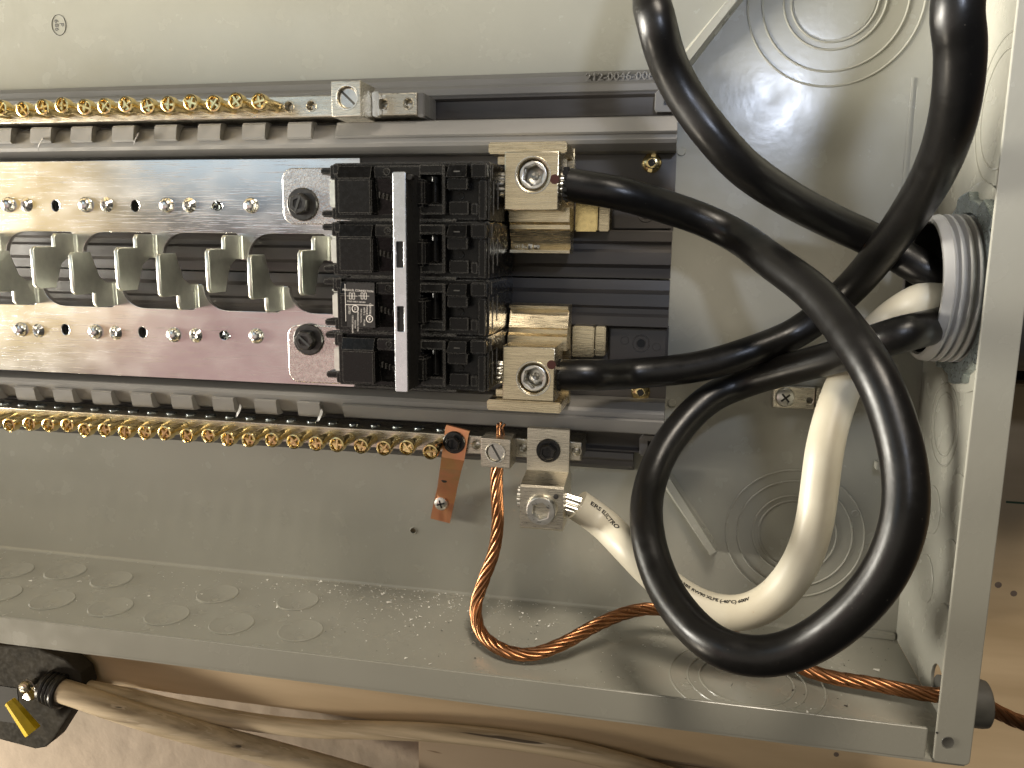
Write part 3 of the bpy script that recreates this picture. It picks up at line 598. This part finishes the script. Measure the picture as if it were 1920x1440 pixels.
# ---- white cable with its print ------------------------------------------------------------
DW = 1.55
p3 = [P(1082, 946, 4.1), P(1132, 982, 4.0), PW(1184, 1034, 60, DW), PW(1240, 1090, 61, DW), PW(1300, 1131, 62, DW), PW(1352, 1148, 63, DW), PW(1400, 1148, 64, DW), PW(1452, 1121, 65, DW), PW(1500, 1060, 66, DW), PW(1525, 990, 66, DW), PW(1536, 920, 66, DW), PW(1545, 850, 66, DW), PW(1560, 785, 65, DW), PW(1585, 715, 64, DW), PW(1625, 645, 64, DW), PW(1678, 593, 65, DW), P(1733, 563, 5.9), P(1790, 550, 5.3)]
path3, wc = cable('white_cable', p3, DW/2+.03, white, 'white neutral cable with black print, curving behind the black loop', 'cable')
strands((p3[0].x-.8, p3[0].y+.1, p3[0].z), (1, -.25, 0), .58, 19, .9, steel, t, .10)
NL = [o for o in COL.objects if o.get('label', '').startswith('offset silver')][0]
strands((-19.85, 7.65, 4.1), (1, 0, 0), .62, 19, .5, steel, NL, .11, .15)
def wrap_text(path, s, frac_px, size, sx, phi0, parent, mt):
    me = text(s, size, .004, .008, 'LEFT', sx); cum = [0]
    for i in range(1, len(path)): cum.append(cum[-1]+(path[i]-path[i-1]).length)
    best = min(range(len(path)), key=lambda i: (Vector(project(path[i]))-Vector(frac_px)).length); s0 = cum[best]; g = G(); vs = []
    W_ = Vector((0, 0, 1))
    for vtx in me.vertices:
        sp = min(max(s0+vtx.co.x, 0), cum[-1]-.01); i = max(k for k in range(len(cum)) if cum[k] <= sp); i = min(i, len(path)-2)
        f = (sp-cum[i])/(cum[i+1]-cum[i]); c = path[i].lerp(path[i+1], f)
        ta = (path[min(i+1, len(path)-1)]-path[max(i-1, 0)]).normalized(); tb = (path[min(i+2, len(path)-1)]-path[i]).normalized(); tt = ta.lerp(tb, f).normalized()
        w_ = (W_-tt*W_.dot(tt)).normalized(); sd = w_.cross(tt).normalized(); ph = phi0+vtx.co.y/(DW/2)
        vs.append(c+(w_*math.cos(ph)+sd*math.sin(ph))*(DW/2+.034+abs(vtx.co.z)))
    g.add(vs, [tuple(p.vertices) for p in me.polygons]); part('cable_print', g, mt, parent)
def project(p):
    d = Vector(p)-CAM; M3 = Matrix(ROW).transposed(); c = Vector((sum(ROW[0][i]*d[i] for i in range(3)), sum(ROW[1][i]*d[i] for i in range(3)), sum(ROW[2][i]*d[i] for i in range(3))))
    return (c[0]/c[2]*F+960, c[1]/c[2]*F+720)
wrap_text(path3, 'ERS ELECTRO', (1092, 953), .30, 1.65, .95, wc, inkm)
wrap_text(path3, '1385 RW90 XLPE (-40\u00b0C) 600V', (1262, 1108), .215, 1.45, 1.08, wc, inkm)
# ---- bare copper conductor ---------------------------------------------------------------------
def stranded(name, pts, R, label, cat, parent=None, turns=.21):
    path = crom(pts, .12); fr = frames(path); g = G(); L = 0; cum = [0]
    for i in range(1, len(path)): L += (path[i]-path[i-1]).length; cum.append(L)
    rs = R*.37; ro = R*.66
    for k in range(7):
        pts_ = []
        for i, (c, t_, a, b) in enumerate(fr):
            th = 2*math.pi*(k/7)+cum[i]*2*math.pi*turns; pts_.append(c+(a*math.cos(th)+b*math.sin(th))*ro)
        g.tube(pts_, rs, 8)
    return g
wire = [Vector((GC.x, GC.y+.5, 4.1)), Vector((GC.x, GC.y, 4.1)), P(931, 890, 4.1), P(932, 935, 4.2), P(933, 985, 4.1), P(925, 1038, 4.0), P(906, 1090, 4.2), P(892, 1140, 4.8), P(903, 1188, 6.0), P(944, 1219, 7.0), P(995, 1227, 7.1), P(1055, 1207, 6.6), P(1115, 1174, 5.4), P(1175, 1149, 4.0), P(1230, 1142, 3.2), P(1300, 1160, 3.3), P(1400, 1205, 4.4), P(1530, 1262, 5.9), P(1640, 1283, 6.5), P(1750, 1303, 6.8), Vector((.9, 1.0, 7.0)), P(1895, 1347, 6.8), P(1960, 1366, 6.6), P(2050, 1385, 6.4)]
g = stranded('x', wire, .33, '', ''); solo('copper_wire', g, copper, 'twisted bare copper ground wire running from its lug along the cabinet floor', 'wire', sharp=60)
g = G()
for i in range(3): g.tube([Vector((GC.x-.1+.17*i, GC.y+.6, 4.0+.15*(i % 2))), Vector((GC.x-.1+.13*i, GC.y+1.15, 4.0)), Vector((GC.x-.05+.15*i*random.uniform(.6, 1.2), GC.y+1.45+random.uniform(-.12, .05), 4.1))], .065, 8)
part('wire_end', g, copper, [o for o in COL.objects if 'holds the bare copper' in o.get('label', '')][0])
# ---- conduit hub and locknut ----------------------------------------------------------------------
t = thing('conduit_hub', 'grey threaded conduit hub in the side wall with cables entering it', 'conduit fitting', (0, CY, hub_c[0]))
pr = [(2.78, -.4), (2.78, 1.85), (2.85, 1.97), (3.0, 1.97), (3.1, 1.87), (3.12, 1.66)]
hh = 1.62
while hh > .55:
    pr += [(3.15, hh), (3.13, hh-.06), (2.92, hh-.14), (2.92, hh-.20), (3.13, hh-.28)]; hh -= .33
pr += [(3.1, .2), (3.1, -.35), (2.78, -.4)]
g = G().lathe((0, CY, hub_c[0]), (-1, 0, 0), pr, 96); g.f = g.f[:-2]; part('threaded_sleeve', g, hubp, t, sharp=40)
g = G().lathe((0, CY, hub_c[0]), (-1, 0, 0), [(2.79, -.45), (2.76, -.45), (2.76, 1.9), (2.80, 1.92)], 96); g.f = g.f[:-2]; part('throat_shade', g, blkm, t)  # black inner skin, the bore's shade put into its colour
g = G().lathe((.35, CY, hub_c[0]), (1, 0, 0), [(3.0, -.6), (3.3, 0), (3.4, .6), (3.4, 6)], 48); part('conduit', g, pvc, t)
t2 = thing('locknut', 'galvanised locknut round the threaded hub on the side wall', 'locknut', (-.3, CY, hub_c[0]))
prof = []
for i in range(96):
    a = i*3.75; r = 3.75+(.32 if (a % 45) < 22 else 0); prof.append((hub_c[0]+r*math.cos(R_(a)), CY+r*math.sin(R_(a))))
g = G().mesh(plate([prof, circ(hub_c[0], CY, 3.17, 64)], .42, .07), Matrix.Translation((-.5, 0, 0)) @ MZY); part('nut_body', g, galv, t2)
g = G().lathe((-.06, CY, hub_c[0]), (-1, 0, 0), [(4.45, 0), (4.45, .02), (4.35, .06), (3.3, .06), (3.3, 0)], 64); g.f = g.f[:-2]; part('washer', g, paint, t2)
# ---- ground clip bracket on the back panel -------------------------------------------------------------
t = thing('ground_bracket', 'small silver bracket with a phillips screw behind the white cable', 'bracket', (-6.2, 12.8, 0))
a, b = P(1451, 724, .5), P(1526, 768, .5); g = G().mesh(plate([[(a.x, b.y), (b.x, b.y), (b.x, a.y), (a.x, a.y)], circ(b.x-.25, (a.y+b.y)/2-.1, .16, 16)], .45, .05), Matrix.Translation((0, 0, .05))); part('plate', g, alu, t)
g = G().box(b.x+.03, b.x+.55, b.y-.2, a.y+.0, .05, .7, .05); g.torus((b.x+.3, (a.y+b.y)/2, .7), (0, 0, 1), .2, .04, 20, 6); part('foot', g, alu, t)
c = P(1472, 745, .55); phil(t, (c.x, c.y, .5), .5, steel, .7)
# ---- P 686 stamp ---------------------------------------------------------------------------------------
c = P(110, 47, .01); g = G().torus((c.x, c.y, .003), (0, 0, 1), .57, .018, 48, 4); g.v = [(c.x+(p[0]-c.x)*.82, p[1], p[2]) for p in g.v]
g.mesh(text('P', .42, .004), Matrix.Translation((c.x+.18, c.y+.02, .004)) @ Matrix.Rotation(R_(-90), 4, 'Z')); g.mesh(text('686', .36, .004, 0, 'CENTER', 1.25), Matrix.Translation((c.x-.15, c.y, .004)) @ Matrix.Rotation(R_(-90), 4, 'Z'))
part('ink_stamp', g, inkm, back)
# ---- outside: wall, boards, fitting, old cables -------------------------------------------------------------
wood = mat('plywood', (.62, .48, .31), .6, bump=.35, bscale=2, col2=(.48, .36, .22), vscale=.5, stretch=(.12, 1, 6), spots=[(1.4, .76, (.12, .08, .05))])
woodl = mat('pale_board', (.52, .42, .31), .65, bump=.4, bscale=2, col2=(.44, .34, .235), vscale=.4, stretch=(.1, 1, 5), spots=[(1.8, .75, (.22, .15, .09))])
darkw = mat('grey_brown_board', (.20, .155, .13), .6, bump=.3, bscale=3, var=.2, vscale=.5, stretch=(.2, 1, 3))
conc = mat('painted_concrete', (.52, .44, .36), .75, bump=1.6, bscale=1.6, var=.08, vscale=.5, spots=[(5, .775, (.30, .24, .18))])
for n_ in conc.node_tree.nodes:
    if n_.type == 'BUMP': n_.inputs['Distance'].default_value = .0004
bm = bmesh.new(); bmesh.ops.create_grid(bm, x_segments=260, y_segments=60, size=1)
from mathutils import noise as MN
g = G()
for v_ in bm.verts:
    x, y = -40+v_.co.x*75, -25+v_.co.y*16; q = Vector((x*.9, y*.9, 0)); v_.co = (x, y, -2.1+.16*MN.fractal(q, 1, 2, 5)+.07*MN.noise(q*2.5))
g.bm(bm); o = put('wall', to_mesh('wall', g, conc, sharp=70)); o['kind'] = 'structure'
g = G().box(-120, 60, -9.3, 13.95, -1.9, -.32, .12); o = solo('plywood_sheet', g, wood, 'tan plywood sheet behind the cabinet, seen right of it and below', 'plywood')
for u, v, a_, b_ in ((1872, 1097, .42, .1), (1901, 1113, .2, .15), (1568, 1415, .13, .13), (1700, 1402, .3, .07)):
    c = P(u, v, -.3); part('knot', G().lathe((c.x, c.y, -.33), (0, 0, 1), [(a_*.6, 0), (b_*1.1, .018), (0, .02)], 12), darkw, o)
g = G(); c = P(1886, 945, -.3); g.box(c.x, c.x+4, c.y+.05, c.y+.16, -.33, -.312, 0); part('green_line', g, mat('green_ink', (.04, .09, .05), .6), o)
g = G().box(.9, 60, 14.75, 60, -1.9, -.3, .15); solo('wall_board', g, darkw, 'grey brown board above the dark gap at the right', 'board')
g = G().box(-27, 60, -13.5, -9.42, -1.95, -.5, .12); solo('wall_board', g, woodl, 'pale rough board edge under the plywood sheet', 'board')
g = G().box(.9, 60, 13.5, 15.2, -2.6, -2.2, .0); o = put('gap_shade', to_mesh('gap_shade', g, darkm)); o['kind'] = 'structure'  # black sheet painting the shade between the two boards
t = thing('conduit_connector', 'dark grey plastic connector outside the cabinet round the copper wire', 'conduit fitting', (.3, .9, 6.7))
c = P(1862, 1322, 6.7); print('connector', c)
g = G().lathe((.14, c.y, 6.7), (1, .0, 0), [(1.0, 0), (1.06, .04), (1.06, 1.75), (1.02, 1.95), (.92, 2.02), (.36, 2.02), (.34, 1.6), (.0, 1.6)], 48); part('sleeve', g, pvc, t)
old = mat('old_cloth_sheath', (.66, .54, .37), .7, bump=.8, bscale=2.5, col2=(.36, .28, .18), vscale=.9, stretch=(.12, 2.2, 2.2), spots=[(1.6, .60, (.60, .50, .36)), (.9, .68, (.10, .075, .05))])
def flat(name, pts, r, lab, k=.72):
    path = crom(pts, .4); g = G().tube(path, r, 20)
    g.v = [tuple(p) for p in g.v]; solo(name, g, old, lab, 'cable', 'old sheathed cables', sharp=60)
flat('sheathed_cable', [P(95, 1288, 1.7), P(145, 1304, 1.8), P(220, 1330, 1.8), P(310, 1358, 1.6), P(420, 1388, 1.2), P(540, 1420, .6), P(680, 1460, .3), P(800, 1500, .2)], .76, 'lower tan sheathed cable leaving the dark junction box')
flat('sheathed_cable', [P(105, 1278, .8), P(160, 1290, .8), P(240, 1307, .7), P(340, 1330, .5), P(460, 1352, .3), P(580, 1366, .3), P(700, 1369, .3), P(820, 1374, .3), P(950, 1387, .3), P(1080, 1408, .3), P(1220, 1445, .3), P(1350, 1490, .3)], .56, 'upper tan sheathed cable running under the cabinet')
t = thing('junction_box', 'dark grimy metal junction box with an open end at the lower left', 'junction box', (-52, -11, 0))
jm = mat('grimy_steel', (.04, .036, .028), .8, 0, bump=.25, bscale=5, var=.5, vscale=1.2, rvar=.1, spec=.25)
pts = [P(u, v, 1.3) for u, v in ((-160, 1205), (60, 1212), (120, 1235), (150, 1262), (158, 1290), (140, 1325), (118, 1358), (98, 1390), (84, 1402), (66, 1405), (40, 1398), (-160, 1345))]
g = G().mesh(plate([[(p.x, p.y) for p in pts]], 1.3, .12), Matrix.Translation((0, 0, .0))); part('box_body', g, jm, t)
a = P(40, 1300, 1.4); g = G().box(a.x-4, a.x-.35, a.y-2.4, a.y+.3, 1.2, 1.33, .03); part('opening_shade', g, darkm, t)  # black plate painting the shade inside the open end
ax = (p3_ := (P(145, 1304, 1.8)-P(95, 1288, 1.7))).normalized(); c0_ = P(118, 1296, 1.6)
g = G()
for k in range(4): g.torus(c0_-ax*(.32*k), ax, 1.0-.02*k, .16, 40, 8)
g.lathe(c0_-ax*1.3, ax, [(1.0, 0), (1.0, .9), (1.1, 1.0), (1.1, 1.35), (.8, 1.35)], 32); part('clamp_ring', g, blkm, t)
c = P(60, 1291, 1.5); g = G().mesh(plate([[(c.x-.1, c.y+.85), (c.x+.3, c.y+.75), (c.x+.6, c.y+.35), (c.x+.62, c.y-.2), (c.x+.35, c.y-.6), (c.x-.1, c.y-.7), (c.x-.55, c.y-.55), (c.x-.2, c.y-.1)]], .1, .03), Matrix.Translation((0, 0, 1.75))); part('flag_washer', g, steel, t)
c = P(43, 1291, 2.2); s = phil(t, (c.x, c.y, 2.0), .42, aluy, .9, 'clamp_screw'); g = G().cyl((c.x+.1, c.y, 1.2), (0, 0, 1), .2, .85, 16); part('shank', g, steel, s)
ye = mat('yellow_plastic', (.95, .68, .02), .4, bump=.15, bscale=6, var=.2, vscale=1.5)
a, b = P(18, 1314, 2.6), P(62, 1372, 2.6); d = (b-a).normalized()
g = G().lathe(a, d, [(.26, 0), (.34, .05), (.52, (b-a).length-.1), (.50, (b-a).length), (.4, (b-a).length), (.35, (b-a).length-.4), (0, (b-a).length-.4)], 6, .3)
solo('wire_nut', g, ye, 'yellow plastic wire nut hanging on the dark junction box', 'wire nut', sharp=25)
# ---- debris -------------------------------------------------------------------------------------------------
def flakes(name, n, mt, smin, smax, dens):
    g = G()
    for _ in range(n):
        x, z = dens(); s_ = random.uniform(smin, smax)*1.25*(2.4 if random.random() < .06 else 1); c = Vector((x, .012, z))
        vs = [c+Vector((random.uniform(-s_, s_), random.uniform(0, s_*.9), random.uniform(-s_, s_))) for _ in range(4)]
        g.add(vs, [(0, 1, 2), (0, 2, 3), (0, 3, 1), (1, 3, 2)])
    o = put(name, to_mesh(name, g, mt)); o['kind'] = 'stuff'; o['label'] = 'small loose flakes scattered on the cabinet floor'; return o
def d1():
    if random.random() < .62: return random.gauss(-27, 6), min(10.4, abs(random.gauss(0, 2.6))+.05)
    return random.uniform(-55, -1), random.uniform(.1, 10.4)
flakes('plaster_flakes', 900, mat('plaster_crumbs', (.82, .80, .74), .8), .018, .062, d1)
flakes('dark_specks', 240, inkm, .012, .05, lambda: (random.choice((random.gauss(-19, 5), random.uniform(-30, -1), random.gauss(-4, 2.5))), random.uniform(.3, 10.4)))
# shavings on the rails
for (u, v, zz, k, lab) in ((84, 271, 3, 1, 'curled grey plastic shaving under an upper rail tab at the far left'), (262, 262, 3, 1, 'dark curled shaving under the fourth upper rail tab'), (452, 768, 2.9, -1, 'pale curled shaving below the lower rail tabs'), (603, 776, 2.9, -1, 'pale shaving at the start of the lower rail strip')):
    c = P(u, v, zz); pts = [c+Vector((.0, .35, .1)), c+Vector((.22, .15, .45)), c+Vector((.12, -.15, .6)), c+Vector((-.12, -.35, .35))]; path = crom(pts, .08)
    g = G(); vs = []; fs = []
    for i, (q, t_, a, b) in enumerate(frames(path)):
        w_ = .13*math.sin(math.pi*(i+.5)/len(path)); vs += [q-a*w_, q+a*w_, q+a*w_+b*.02, q-a*w_+b*.02]
    for i in range(len(path)-1):
        for j in range(4): fs.append((i*4+j, i*4+(j+1) % 4, i*4+4+(j+1) % 4, i*4+4+j))
    solo('plastic_shaving', g.add(vs, fs), plas if u == 262 else plas2, lab, 'shaving', 'plastic shavings')
